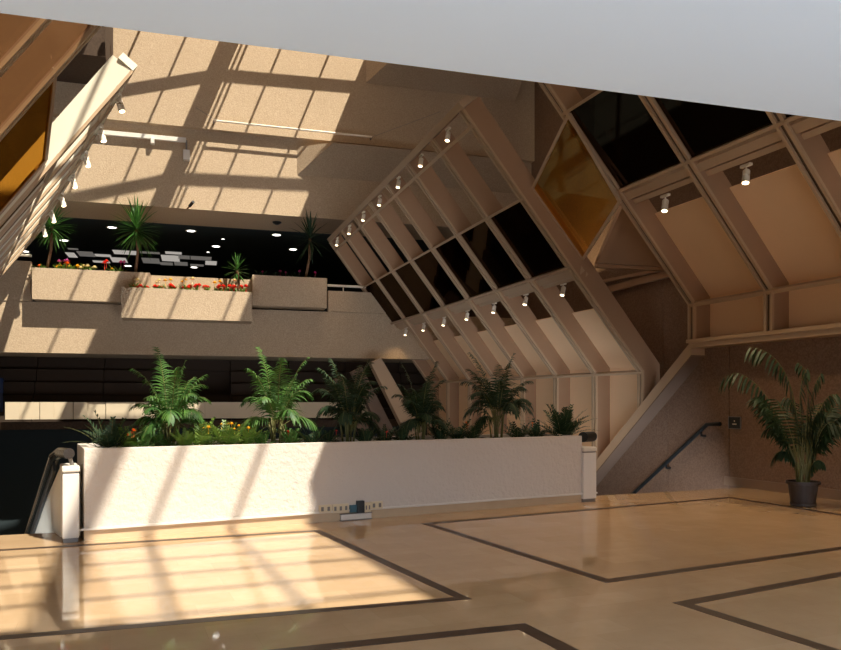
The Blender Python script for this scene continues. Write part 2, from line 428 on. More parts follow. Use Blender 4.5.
# ------------------------------------------------------------------ sloping ribbed facades
class Facade: pass
def xz(P): return Vector((P.x, P.z))
def facade(name, label, Ys, t0px, t1px, f0, f1, side, zb, D=.43, T=.16, tmin=0.0, Ylo=None, Yhi=None, ribmat='rib', endpanel=False):
    """t0px/f0: top and fold of the front edge (x,z) at Ylo, t1px/f1: the same at Yhi"""
    g = Facade(); g.Ys = Ys; g.T = T; g.D = D; g.side = side
    def lerpY(a, b, Y): return a + (b - a) * ((Y - Ylo) / (Yhi - Ylo))
    g.Ft = lambda Y: lerpY(t0px, t1px, Y); g.Ff = lambda Y: lerpY(f0, f1, Y)
    def pf(Y, t, off=0.0):
        a, b = g.Ft(Y), g.Ff(Y); d = (b - a).normalized(); n = Vector((side * abs(d.y), abs(d.x)))
        q = a + (b - a) * t + n * off
        return Vector((q.x, Y, q.y))
    g.pf = pf
    def bf(Y, off):      # fold point moved back: slanted plane offset meets vertical plane offset
        a, b = g.Ft(Y), g.Ff(Y); xx = b.x + side * off
        p = pf(Y, 0, off); q = pf(Y, 1, off); kk = (xx - p.x) / (q.x - p.x); r_ = p + (q - p) * kk
        return Vector((xx, Y, r_.z))
    g.bf = bf; zbf = zb if callable(zb) else (lambda Y: zb); g.zb = zbf; zb = zbf(Yhi)
    base = Vector(((g.Ff(Ylo).x), (Ylo + Yhi) / 2, zb))
    g.root = thing(name, label, 'facade', base)
    for Y in Ys:
        a = pf(Y, tmin); b = pf(Y, 1); cpt = Vector((b.x, Y, zbf(Y))); e = pf(Y, tmin, D); fo = bf(Y, D); h = Vector((fo.x, Y, zbf(Y)))
        rb = MB().prism([a, b, cpt, h, fo, e], (0, T, 0)).build('rib', M[ribmat], g.root)
        cp = MB()
        for y0 in (Y - .012, Y + T - .045):
            m_ = [pf(y0, tmin, -.05), bf(y0, -.05), Vector((g.Ff(y0).x - side * .05, y0, zbf(y0))), Vector((g.Ff(y0).x, y0, zbf(y0))), pf(y0, 1), pf(y0, tmin)]
            cp.prism(m_, (0, .057, 0))
        cp.build('rib_cap', M['cap'], rb)
        gv = MB(); y0 = Y + .046; o_ = -.006  # dark strip filling the gap between caps, recess shade as colour
        gv.prism([pf(y0, tmin, o_), bf(y0, o_), Vector((g.Ff(y0).x + side * o_, y0, zbf(y0))), Vector((g.Ff(y0).x, y0, zbf(y0))), pf(y0, 1), pf(y0, tmin)], (0, T - .092, 0))
        gv.build('groove_shade', M['groove_shade'], rb)
    return g
def along(g, name, t, off, w, h, mat, y0=None, y1=None, tmove=0):
    y0 = g.Ys[0] if y0 is None else y0; y1 = g.Ys[-1] + g.T if y1 is None else y1
    p, q = g.pf(y0, t, off), g.pf(y1, t, off)
    a, b = g.pf(y0, 0), g.pf(y0, 1)
    return MB().bar(p, q, w, h, (b - a).normalized()).build(name, M[mat], g.root)
def bays(g): return list(zip(g.Ys[:-1], g.Ys[1:]))
def pane(g, t0, t1, mat, name='glass_pane', th=.015, off=.03):
    for a, b in bays(g):
        y0, y1 = a + g.T - .02, b + .02
        if y1 < y0: y0, y1 = b + g.T - .02, a + .02
        A = [g.pf(y0, t0, off), g.pf(y1, t0, off), g.pf(y1, t1, off), g.pf(y0, t1, off)]
        B = [g.pf(y0, t0, off + th), g.pf(y1, t0, off + th), g.pf(y1, t1, off + th), g.pf(y0, t1, off + th)]
        MB().hexa(A, B).build(name, M[mat], g.root)
def panels(g, tp, off=.36, zgap=0.0, low=True, th=.03):
    for a, b in bays(g):
        y0, y1 = min(a, b) + g.T - .02, max(a, b) + .02
        f0, f1 = g.bf(y0, off), g.bf(y1, off); f0b, f1b = g.bf(y0, off + th), g.bf(y1, off + th)
        A = [g.pf(y0, tp, off), g.pf(y1, tp, off), f1, f0]; B = [g.pf(y0, tp, off + th), g.pf(y1, tp, off + th), f1b, f0b]
        MB().hexa(A, B).build('panel', M['panel'], g.root)
        if low:
            dn = lambda P: Vector((P.x, P.y, g.zb(P.y) + zgap))
            MB().hexa([f0, f1, dn(f1), dn(f0)], [f0b, f1b, dn(f1b), dn(f0b)]).build('lower_panel', M['panel'], g.root)
def t_front(g, px, py, Y):
    P = on_y(px, py, Y); a, b = g.Ft(Y), g.Ff(Y); return (a.y - P.z) / (a.y - b.y)
def t_back(g, px, py, Y, off):
    P = on_y(px, py, Y); a, b = g.Ft(Y), g.Ff(Y); d = (b - a).normalized()
    return (a.y + abs(d.x) * off - P.z) / (a.y - b.y)

ORD = ['first', 'second', 'third', 'fourth', 'fifth', 'sixth', 'seventh', 'eighth']
def spotlight(loc, aim, label, group, power=22, energy=True, scale=1.0):
    """track head: base on the rail, stem, can aimed along 'aim', lit lens"""
    loc = Vector(loc); aim = Vector(aim).normalized()
    t = thing('track_spotlight', label, 'spotlight', loc, group)
    s_ = scale
    MB().bar(loc + Vector((0, -.11 * s_, -.02)), loc + Vector((0, .11 * s_, -.02)), .07 * s_, .05 * s_).build('track_adapter', M['lampw'], t, bevel=.008)
    c = loc + Vector((0, 0, -.16 * s_))
    MB().tube([loc + Vector((0, 0, -.03)), c], .014 * s_, 6).build('stem', M['lampw'], t)
    b0 = c - aim * .07 * s_; b1 = c + aim * .17 * s_
    pr = [b0, b0 + aim * .02 * s_, b0 + aim * .10 * s_, b0 + aim * .105 * s_, b0 + aim * .12 * s_, b0 + aim * .125 * s_, b1]
    MB().tube(pr, [.045 * s_, .062 * s_, .062 * s_, .05 * s_, .05 * s_, .062 * s_, .066 * s_], 14).build('lamp_can', M['lampw'], t, smooth=False)
    MB().tube([b1 + aim * .001, b1 + aim * .006], .052 * s_, 14).build('lens', M['bulb'], t)
    if energy:
        ld = bpy.data.lights.new('spot_glow', 'SPOT'); lo = bpy.data.objects.new('spot_glow', ld); COL.objects.link(lo)
        ld.energy = power; ld.color = (1, .72, .42); ld.spot_size = radians(110); ld.spot_blend = .8; ld.shadow_soft_size = .05
        lo.location = b1 + aim * .02; lo.rotation_euler = aim.to_track_quat('-Z', 'Y').to_euler(); lo.parent = None
    return t

# ---- right-hand lower facade (seen behind the palms)
YA, YB = 13.4, 25.3
sd0 = Vector((10.75, 11.87, 2.84)); sd1 = on_x(598, 458, 10.75)
def stz(Y): return max(-1.2, sd0.z + (Y - sd0.y) * (sd1.z - sd0.z) / (sd1.y - sd0.y) - .2)
g1 = facade('sloping_facade', 'long sloping ribbed facade with dark glass band, behind the palms', [YA + 1.7 * i for i in range(8)],
            xz(on_y(464, 108, YA)), xz(on_y(331, 241, YB)), xz(on_y(644, 371, YA)), xz(on_y(430, 382, YB)), 1, stz, Ylo=YA, Yhi=YB)
tb1 = t_front(g1, 476, 124, YA); tg0 = t_front(g1, 523, 197, YA); tg1 = t_front(g1, 570, 266, YA)
tp1 = t_back(g1, 567.5, 314, YA + 1.86, .36)
along(g1, 'top_rail', -.012, .10, .26, .14, 'rail', YA - .02)
along(g1, 'glazing_bar', tb1, -.02, .05, .07, 'cap'); along(g1, 'glazing_bar', tg0, -.02, .05, .05, 'rail')
along(g1, 'glazing_bar', tg1, -.02, .06, .06, 'rail')
along(g1, 'spot_rail', tg1 + .026, .12, .14, .17, 'rail'); along(g1, 'spot_rail', tg1 + .05, .16, .10, .08, 'rail')
along(g1, 'fold_rail', 1.0, -.03, .07, .07, 'cap')
pane(g1, tg0, tg1, 'glassd'); panels(g1, tp1)
for i, (a, b) in enumerate(bays(g1)):
    y = a + 1.0
    p = g1.pf(y, .0, .05); spotlight(p + Vector((0.02, 0, -.06)), (-.22, -.18, -1), 'white spotlight under the long facade top rail, %s from the near end' % ORD[i], 'spotlights under the long facade top rail', 60, scale=.85)
    p = g1.pf(y, tg1 + .055, .2); spotlight(p + Vector((.02, 0, -.03)), (-.3, -.1, -1), 'lit spotlight below the long facade dark glass, %s from the near end' % ORD[i], 'spotlights below the long facade glass', 170 if i < 5 else 50, scale=.85)

# ---- right-hand upper facade (over the right wall)
YC = 11.77
F0 = xz(on_y(696, 303, YC)); T0 = xz(on_y(550, 85, YC))
g2 = facade('sloping_facade', 'upper ribbed facade at right with rounded cream panels above the ledge', [YC, YC - 1.9, YC - 3.8, YC - 5.7, YC - 7.6],
            T0, T0, F0, F0, 1, 2.86, Ylo=4, Yhi=YC, tmin=-.45, T=.17)
g2.Ys_sorted = g2.Ys
tg2 = t_front(g2, 622, 190, YC); tt2 = t_front(g2, 566, 111, YC)
tp2 = t_back(g2, 657, 214, YC, .36)
a0, a1 = YC + .17, YC - 7.6
along(g2, 'glazing_bar', tt2, -.02, .05, .05, 'rail', a0, a1); along(g2, 'glazing_bar', tg2, -.02, .06, .06, 'rail', a0, a1)
along(g2, 'spot_rail', tg2 + .035, .10, .16, .15, 'rail', a0, a1); along(g2, 'spot_rail', tg2 + .07, .16, .12, .1, 'rail', a0, a1)
along(g2, 'fold_rail', 1.0, -.03, .07, .08, 'cap', a0, a1); along(g2, 'top_rail', -.45, .1, .2, .2, 'rail', a0, a1)
pane(g2, tt2, tg2, 'glassd'); panels(g2, tp2, zgap=.07)
for i, (a, b) in enumerate(bays(g2)[:3]):
    y = a - .72
    p = g2.pf(y, tg2 + .085, .2); spotlight(p + Vector((.02, 0, -.04)), (-.25, -.15, -1), 'lit spotlight on the upper right facade, %s from its far end' % ORD[i], 'spotlights on the upper right facade', 240, scale=.95)
lg = MB()
xf = F0.x
lg.box(xf - .09, XW + .35, 3, YC + .18, 2.80, 2.87).box(xf - .05, XW + .3, 3, YC + .15, 2.70, 2.80)
struct('trim_9', lg, M['rail'])
sl = MB(); sl.box(xf + .35, 15, -9, YC + .1, 2.5, 2.8); struct('floor_upper_right', sl, M['dark_conc'])
sl = MB(); sl.box(11.9, 15, YC + .1, 26, .9, 1.1); struct('floor_lower_right', sl, M['dark_conc'])

# ---- the stair-side stringer between the two levels
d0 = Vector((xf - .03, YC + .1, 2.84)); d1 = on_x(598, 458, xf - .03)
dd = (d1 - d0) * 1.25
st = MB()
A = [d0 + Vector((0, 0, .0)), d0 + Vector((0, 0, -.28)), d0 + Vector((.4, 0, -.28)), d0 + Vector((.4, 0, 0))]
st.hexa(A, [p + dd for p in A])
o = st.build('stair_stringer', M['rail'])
sfm = MB(); A2 = [d0 + Vector((-.004, 0, -.278)), d0 + Vector((-.004, 0, -.31)), d0 + Vector((.402, 0, -.31)), d0 + Vector((.402, 0, -.278))]; sfm.hexa(A2, [p + dd for p in A2]); sfm.build('soffit_shade', M['soffit_shade'], o)  # brown board added to put the underside's shade into its colour
tag(o, 'broad sloping stringer beam running down behind the planter from the ledge corner', 'beam')

# ---- amber pane closing the step between the facades, and the gable behind it
def quadframe(nm, label, P, mat, barw=.06, skip=()):
    t = thing(nm, label, 'window', min(P, key=lambda p: p.z))
    n = (P[1] - P[0]).cross(P[3] - P[0]).normalized()
    MB().hexa(P, [p + n * .015 for p in P]).build('glass_pane', M[mat], t)
    for i in range(4):
        if i in skip: continue
        MB().bar(P[i], P[(i + 1) % 4], barw, barw, n).build('frame_bar', M['rail'], t)
    return t
quadframe('amber_pane', 'amber tinted tilted glass pane between the two right-hand facades', [on_y(569, 114, YC), on_y(533, 188, YA), on_y(583, 259, YA), on_y(620, 201, YC)], 'glassa')
gp = MB(); P = [on_y(622, 205, 12.9), on_y(668, 267, 12.9), on_y(597, 263, 12.9)]
gp.prism(P, (0, .1, 0)); gp.prism([on_y(622, 205, 12.9), on_y(630, 200, 12.9), on_y(604, 263, 12.9), on_y(596, 263, 12.9)], (0, -.06, 0))
struct('wall_gable', gp, M['rib'])
gp = MB(); gp.bar(on_y(596, 266, 12.85), on_y(672, 270, 12.85), .12, .07); gp.bar(on_x(600, 292, 11.7), on_x(690, 268, 11.7), .1, .16); gp.bar(on_x(600, 282, 11.65), on_x(690, 264, 11.65), .1, .07)
struct('trim_10', gp, M['rib'])

# ---- left-hand facades (mirrored, in sun)
YL, YM = 14.3, 25.5
L0t = xz(on_y(131, 70, YL)); L0m = xz(on_y(42, 172, YL)); L1t = xz(on_y(40, 229, YM)); L1m = xz(on_y(0, 275, YM))
def tofold(a, b, z): return a + (b - a) * ((a.y - z) / (a.y - b.y))
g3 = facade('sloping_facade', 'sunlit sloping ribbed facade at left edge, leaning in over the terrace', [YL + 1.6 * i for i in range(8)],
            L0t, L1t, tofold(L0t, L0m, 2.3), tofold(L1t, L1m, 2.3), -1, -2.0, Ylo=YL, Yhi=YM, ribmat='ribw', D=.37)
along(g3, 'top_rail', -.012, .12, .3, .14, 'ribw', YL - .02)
for t_, o_, w_, h_, m_ in ((.06, -.02, .05, .06, 'cap'), (tg0, -.02, .05, .05, 'rail'), (tg1, -.02, .06, .06, 'rail'), (tg1 + .03, .12, .14, .17, 'rail'), (1, -.03, .07, .07, 'cap')):
    along(g3, 'glazing_bar', t_, o_, w_, h_, m_)
pane(g3, tg0, tg1, 'glassd'); panels(g3, tp1)
for i, (a, b) in enumerate(bays(g3)):
    p = g3.pf(a + .95, 0.0, .0); spotlight(p + Vector((.02, 0, -.05)), (.25, -.2, -1), 'white spotlight on the sunlit left facade rail, %s from the near end' % ORD[i], 'spotlights on the left facade rail', 6, energy=False)
YN = 12.4
K0 = xz(on_y(93, 25, YN)); K1 = xz(on_y(0, 130, YN)); Kt = K0 + (K0 - K1) * .3; Kf = tofold(K0, K1, 3.3)
g4 = facade('sloping_facade', 'near ribbed facade crossing the top left corner beneath the ceiling edge', [YN, YN - 1.7, YN - 3.4, YN - 5.1], Kt, Kt, Kf, Kf, -1, 2.8, Ylo=5, Yhi=YN, T=.17, ribmat='rib')
a0, a1 = YN + .17, YN - 5.1
for t_, o_, w_, h_, m_ in ((0, .1, .2, .2, 'rail'), (.12, -.02, .05, .05, 'rail'), (.56, -.02, .06, .06, 'rail'), (.60, .12, .16, .2, 'rail'), (1, -.03, .07, .07, 'cap')):
    along(g4, 'glazing_bar', t_, o_, w_, h_, m_, a0, a1)
pane(g4, .12, .56, 'glassc'); panels(g4, .68)
quadframe('amber_pane', 'amber tinted tilted glass pane at the left edge, between sunlit and near ribs', [on_y(55, 68, YN), on_y(-45, 180, YN), on_y(-45, 264, YL - .06), on_y(45, 160, YL - .06)], 'glassb', skip=(0,))

# ------------------------------------------------------------------ white planter across the hall's end
PO = on_z(84, 541, 0); PD = (on_z(582, 502, 0) - PO).normalized(); PB = Vector((-PD.y, PD.x, 0))
def ppt(a, b, z): return PO + PD * a + PB * b + Vector((0, 0, z))
def pa(px, py, b=0):
    P = on_plane(px, py, PO + PB * b, PB); return (P - PO).dot(PD), P.z
def pbox(mb, a0, a1, b0, b1, z0, z1):
    return mb.prism([ppt(a0, b0, z0), ppt(a1, b0, z0), ppt(a1, b1, z0), ppt(a0, b1, z0)], (0, 0, z1 - z0))
PL = pa(582, 465)[0]; PH = 1.07; PW = 1.25; zbse = .135
pt = thing('planter', 'long white textured planter across the hall with palms and low plants', 'planter', ppt(PL / 2, PW / 2, 0))
mb = MB()
pbox(mb, 0, PL, 0, .09, zbse, PH); pbox(mb, 0, PL, PW - .09, PW, zbse - .3, PH); pbox(mb, 0, .09, .0905, PW - .0905, zbse, PH); pbox(mb, PL - .09, PL, .0905, PW - .0905, zbse, PH)
mb.build('planter_box', M['plaster'], pt, bevel=.008)
mb = MB(); pbox(mb, .0, PL, .012, PW - .1, 0, zbse + .002); mb.build('plinth', M['stone'], pt)
mb = MB(); pbox(mb, -.2, PL + .3, -.028, -.001, zbse - .012, zbse + .012); mb.build('plinth_strip', M['white'], pt)
sgrid = MB(); nx, ny = 60, 10
rr = random.Random(11)
hs = [[1.0 + rr.uniform(-.02, .035) for _ in range(ny + 1)] for _ in range(nx + 1)]
vs_ = [[ppt(.09 + (PL - .18) * i / nx, .09 + (PW - .18) * k / ny, hs[i][k]) for k in range(ny + 1)] for i in range(nx + 1)]
for i in range(nx):
    for k in range(ny): sgrid.poly([vs_[i][k], vs_[i + 1][k], vs_[i + 1][k + 1], vs_[i][k + 1]])
so_ = sgrid.build('soil', M['soil'], pt)

def pedestal(px0, px1, pytop, label, left):
    a0 = pa(px0, 520, -.05)[0]; a1 = pa(px1, 520, -.05)[0]; zt_ = pa((px0 + px1) / 2, pytop, -.05)[1]
    t = thing('stair_newel', label, 'newel post', ppt((a0 + a1) / 2, .2, 0))
    m = MB(); pbox(m, a0, a1, -.05, .42, .05, zt_ - .09); m.build('post', M['white'], t, bevel=.01)
    m = MB(); pbox(m, a0 - .008, a1 + .008, -.058, .43, zt_ - .075, zt_); m.build('cap', M['white'], t, bevel=.02)
    m = MB(); pbox(m, a0 + .012, a1 - .012, -.04, .41, 0, .05); pbox(m, a0 + .015, a1 - .015, -.042, .41, zt_ - .092, zt_ - .073); m.build('shadow_gap', M['grey'], t)
    return t, a0, a1, zt_
t, a0, a1, z_ = pedestal(62.3, 79.3, 466, 'white newel post with dark tubular handrail, left of the long planter', True)
B0 = ppt(a0, .42, 0); B0t = z_ - .03; e_ = Vector((-1.07, 12.2, 0)); 
m = MB(); dv = Vector((.22, .03, 0))
m.prism([Vector((B0.x, B0.y, -1.2)), Vector((B0.x, B0.y, B0t)), Vector((e_.x, e_.y, -.35)), Vector((e_.x, e_.y, -1.9))], dv).build('balustrade', M['ribw'], t)
H = [on_plane(69, 453.5, ppt(0, -.02, 0), PB), on_plane(60, 452.5, ppt(0, .45, 0), PB)]
H.append(H[1] + Vector((-.07, .16, -.06))); H.append(Vector((e_.x - .06, e_.y + .2, -.42)))
m = MB().tube(H, .062, 14); m.build('handrail', M['chrome'], t, smooth=False)
m = MB().tube([H[0] + Vector((.0, .05, -.03)), ppt(a1 - .06, .1, z_ - .02)], .022, 8); m.build('handrail_bracket', M['grey'], t)
m = MB().bar(H[2] + Vector((0, 0, -.11)), H[3] + Vector((0, 0, -.11)), .03, .13); m.build('rail_web', M['black'], t)
t, a0, a1, z_ = pedestal(583.5, 596.5, 447, 'white newel post with black rail end, right of the long planter', False)
m = MB().tube([on_plane(583, 437, ppt(0, .12, 0), PB), on_plane(592.5, 436.5, ppt(0, .3, 0), PB)], .085, 14); m.build('handrail', M['black'], t)
m = MB().prism([ppt(PL + .005, .15, 1.02), ppt(PL + .2, .2, 1.0), ppt(PL + .2, .3, 1.0), ppt(PL + .005, .3, z_ - .1)], (0, .03, 0)); m.build('handrail_bracket', M['black'], t)

# sockets along the planter foot
def socket(px0, px1, py0, py1, mat, label, nm='power_socket', depth=.03, holes=0, cat='socket'):
    a0, z1_ = pa(px0, py0); a1, z0_ = pa(px1, py1)
    t = thing(nm, label, cat, ppt((a0 + a1) / 2, 0, z0_))
    m = MB(); pbox(m, a0, a1, -depth, -.001, z0_, z1_); m.build('plate', M[mat], t, bevel=.006)
    for i in range(holes):
        c_ = a0 + (i + .5) * (a1 - a0) / holes; zc = (z0_ + z1_) / 2; hw = min(.028, (a1 - a0) / holes * .2)
        m = MB(); pbox(m, c_ - hw, c_ + hw, -depth - .004, -depth + .001, zc - .028, zc + .028); m.build('outlet', M['grey'], t)
    return t
socket(318.5, 331, 505, 512.5, 'ivory', 'ivory double power socket plate, leftmost at the planter foot', holes=2)
socket(331.8, 348, 504.2, 512, 'ivory', 'ivory triple power socket plate, second from left at the planter foot', holes=3)
socket(349, 355.5, 505, 512, 'teal', 'small blue green plug at the planter foot', 'power_plug', .05, cat='plug')
socket(355.8, 363, 500.5, 512, 'black', 'tall black plug standing above the low white box', 'power_plug', .06, cat='plug')
socket(363.4, 369.5, 502.5, 511.5, 'ivory', 'tan plug adapter beside the black plug', 'plug_adapter', .05, holes=2, cat='plug')
socket(370, 382, 501.5, 508.5, 'ivory', 'ivory socket plate with two dark outlets, rightmost at the planter foot', holes=2)
t = thing('floor_box', 'low white cable box on the floor against the planter foot', 'box', ppt(pa(355, 518)[0], -.06, 0))
a0, a1 = pa(340, 518)[0], pa(370.5, 518)[0]; bz = pa(355, 512.6)[1] - .012
m = MB(); pbox(m, a0, a1, -.035, -.005, .012, bz); m.build('housing', M['white'], t, bevel=.005)
m = MB(); pbox(m, a0 - .008, a1 + .008, -.04, -.005, bz, bz + .01); pbox(m, a0 - .008, a1 + .008, -.04, -.005, 0, .012); m.build('dark_edge', M['grey'], t)

# ------------------------------------------------------------------ plants
def blade(mb, p, d, up, L, w, droop, seg=4, fold=0):
    """tapered leaf strip from p along d, bending down"""
    d = d.normalized(); side = d.cross(up)
    if side.length < .05: side = d.orthogonal()
    side.normalize(); b = len(mb.v); q = p.copy()
    prof = [.55, 1, .95, .65, .0] if seg == 4 else [.6, 1, .7, 0]
    for i in range(seg + 1):
        k = prof[i] * w / 2
        if i == seg: mb.v.append(q.copy())
        else: mb.v += [q - side * k, q + side * k]
        d = (d + Vector((0, 0, -droop / seg))).normalized(); q = q + d * (L / seg)
    for i in range(seg):
        if i == seg - 1: mb.f.append((b + 2 * i, b + 2 * i + 1, b + 2 * i + 2))
        else: mb.f.append((b + 2 * i, b + 2 * i + 1, b + 2 * i + 3, b + 2 * i + 2))
def frond(mb, sm, pts, ll, n, w, droop, start, rnd, r0=.009, ang=.95, lift=.32, down=0, even=False):
    """feather frond along a rachis polyline"""
    sm.tube(pts, [r0 * (1 - .75 * i / (len(pts) - 1)) for i in range(len(pts))], 5)
    seglen = [0]
    for a, b in zip(pts[:-1], pts[1:]): seglen.append(seglen[-1] + (b - a).length)
    tot = seglen[-1]
    for i in range(n):
        t_ = start + (1 - start) * (i + .5) / n; s_ = t_ * tot
        k = max(j for j in range(len(pts) - 1) if seglen[j] <= s_)
        f_ = (s_ - seglen[k]) / max(1e-6, seglen[k + 1] - seglen[k]); p = pts[k].lerp(pts[k + 1], f_)
        d = (pts[k + 1] - pts[k]).normalized(); sd_ = d.cross(Vector((0, 0, 1)))
        if sd_.length < .1: sd_ = d.orthogonal()
        sd_.normalize(); u_ = sd_.cross(d).normalized()
        e = (t_ - start) / (1 - start); l = ll * (.55 + .45 * sin(pi * min(1, e * 1.25 + .12))) * (1 - .45 * e ** 3)
        if even: l = ll * (.75 + .25 * sin(pi * e))
        fw = ang + (.25 if even else .9) * e
        for sg in (-1, 1):
            dd_ = (sd_ * sg + d * fw * .8 + u_ * lift - Vector((0, 0, down)) + Vector((rnd.uniform(-.12, .12), rnd.uniform(-.12, .12), rnd.uniform(-.1, .1))))
            blade(mb, p, dd_, u_, l * rnd.uniform(.85, 1.1), w, droop * rnd.uniform(.7, 1.3))
def arc(base, az, el, L, sag, n=9):
    d = Vector((cos(az) * cos(el), sin(az) * cos(el), sin(el))); pts = [Vector(base)]
    for i in range(n):
        pts.append(pts[-1] + d * (L / n)); d = (d + Vector((0, 0, -sag / n * (.3 + 1.6 * i / n)))).normalized()
    return pts
def palm(px, h, spread, seed, mat, label, b=.62, nf=22, nl=26, nm='areca_palm', grp=None, loc=None, lw=.021):
    rnd = random.Random(seed)
    if loc is None:
        P = on_plane(px, 440, PO + PB * b, PB); loc = Vector((P.x, P.y, .995))
    t = thing(nm, label, 'palm', loc, grp)
    fm, sm, cm = MB(), MB(), MB()
    for i in range(7):
        an = 2 * pi * i / 7 + rnd.uniform(-.4, .4); r_ = rnd.uniform(.02, .09)
        p = loc + Vector((cos(an) * r_, sin(an) * r_, 0)); q = p + Vector((cos(an) * .05, sin(an) * .05, h * rnd.uniform(.25, .38)))
        cm.tube([p + Vector((0, 0, -.03)), p.lerp(q, .5), q], [.016, .013, .009], 7)
    for i in range(nf):
        an = 2 * pi * i * .381966 + rnd.uniform(-.3, .3); k = i / (nf - 1)
        el = radians(80 - 46 * k + rnd.uniform(-8, 6)); L = h * (1.05 - .22 * k) * rnd.uniform(.80, .92)
        base = loc + Vector((cos(an) * .04, sin(an) * .04, h * (.12 + .16 * rnd.random())))
        pts = arc(base, an, el, L, 1.45 + .7 * k * rnd.uniform(.8, 1.3))
        mxr = max(sqrt((p.x - loc.x) ** 2 + (p.y - loc.y) ** 2) for p in pts); kk = min(1, spread * rnd.uniform(.85, 1.05) / mxr)
        for p in pts: p.x = loc.x + (p.x - loc.x) * kk; p.y = loc.y + (p.y - loc.y) * kk
        frond(fm, sm, pts, h * .25, nl, lw, 1.5, .28, rnd, .007, ang=.9, lift=.3)
    cm.build('stem', M['stem'], t, smooth=True); sm.build('leaf_stalk', M['stem'], t); fm.build('foliage', M[mat], t, fix=False)
    return t
palm(170, 1.12, .47, 1, 'palm', 'sunlit feathery palm, leftmost of those in the white planter')
palm(277, 1.25, .56, 2, 'palm', 'broad half sunlit palm, second from left in the white planter', nf=15)
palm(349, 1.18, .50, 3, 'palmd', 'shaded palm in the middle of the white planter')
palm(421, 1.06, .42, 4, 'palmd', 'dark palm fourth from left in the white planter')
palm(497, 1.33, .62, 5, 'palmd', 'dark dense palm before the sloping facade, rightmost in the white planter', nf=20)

def tuft(px, b, h, r_, seed, mat, label, nm='fern', n=14, nl=9, fl=None, fc=0, grp=None, long_left=False, cat='plant'):
    rnd = random.Random(seed); P = on_plane(px, 440, PO + PB * b, PB); loc = Vector((P.x, P.y, 1.0)); h *= 1.55
    t = thing(nm, label, cat, loc, grp); fm, sm = MB(), MB()
    for i in range(n):
        an = i * 2.39996 + rnd.uniform(-.3, .3); el = radians(rnd.uniform(25, 80)); L = (h * sin(el) + r_ * cos(el)) * rnd.uniform(.8, 1.15)
        if long_left and i == 0: an, el, L = pi + .05, radians(28), r_ * 1.7
        frond(fm, sm, arc(loc + Vector((cos(an) * .03, sin(an) * .03, 0)), an, el, L, .9, 6), h * .34, nl, .026, .3, .12, rnd, .004)
    fm.build('foliage', M[mat], t, fix=False); sm.build('leaf_stalk', M['stem'], t)
    for i in range(fc):
        an = rnd.uniform(0, 2 * pi); q = loc + Vector((cos(an) * r_ * rnd.uniform(.2, .8), -abs(sin(an)) * r_ * .5, h * rnd.uniform(.65, .95)))
        flower(q, .035 * rnd.uniform(.8, 1.2), fl, t, rnd)
    return t
def flower(q, r_, mat, t, rnd, nm='bloom'):
    m = MB()
    for ring, n, e in ((1, 9, .25), (.75, 7, .7), (.4, 4, 1.2)):
        for i in range(n):
            an = 2 * pi * i / n + ring
            blade(m, q + Vector((0, 0, -r_ * .2)), Vector((cos(an) * cos(e), sin(an) * cos(e), sin(e))), Vector((0, 0, 1)), r_ * (1.1 if ring == 1 else .9), r_ * .7, .3, 3)
    m.tube([q + Vector((0, 0, -r_ * 2.2)), q], r_ * .1, 4)
    m.build(nm, M[mat], t, fix=False)
tuft(110, .45, .28, .30, 21, 'palmd', 'dark fern with one long drooping frond, at the planter left end', n=18, long_left=True)
tuft(129, .5, .20, .16, 22, 'fern', 'small orange yellow flowering plant between the left fern and the first palm', 'flowering_plant', 10, fl='orange', fc=4)
for i, (px, b, h, r_, c_, lb) in enumerate([(185, .35, .16, .17, 0, 'leafy green shrub at the foot of the first palm'), (203, .4, .24, .2, 2, 'yellow flowering shrub, left one in the sunny clump'),
        (226, .38, .24, .22, 5, 'yellow flowering shrub with the biggest blooms, middle of the sunny clump'), (247, .42, .19, .18, 1, 'yellow flowering shrub, right one in the sunny clump')]):
    tuft(px, b, h, r_, 30 + i, 'fern', lb, 'flowering_shrub' if c_ else 'leafy_shrub', 20, 8, 'yellow', c_)
lows = [(143, .16, 0), (160, .15, 0), (262, .14, 0), (292, .16, 1), (312, .18, 0), (328, .15, 1), (366, .16, 0), (384, .17, 1), (402, .15, 0), (440, .2, 0), (458, .22, 1), (473, .2, 1), (517, .2, 0), (535, .2, 1)]
for i, (px, h, c_) in enumerate(lows):
    lb = 'low dark ground plant on the white planter soil, %s from the left of its row' % ['first', 'second', 'third', 'fourth', 'fifth', 'sixth', 'seventh', 'eighth', 'ninth', 'tenth', 'eleventh', 'twelfth', 'thirteenth', 'last'][i]
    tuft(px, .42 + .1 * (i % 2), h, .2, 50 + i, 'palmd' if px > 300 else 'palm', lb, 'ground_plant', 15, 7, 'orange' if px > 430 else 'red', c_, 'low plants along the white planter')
tuft(562, .5, .36, .38, 77, 'palmd', 'spreading dark fern at the planter right end', n=24, nl=12)

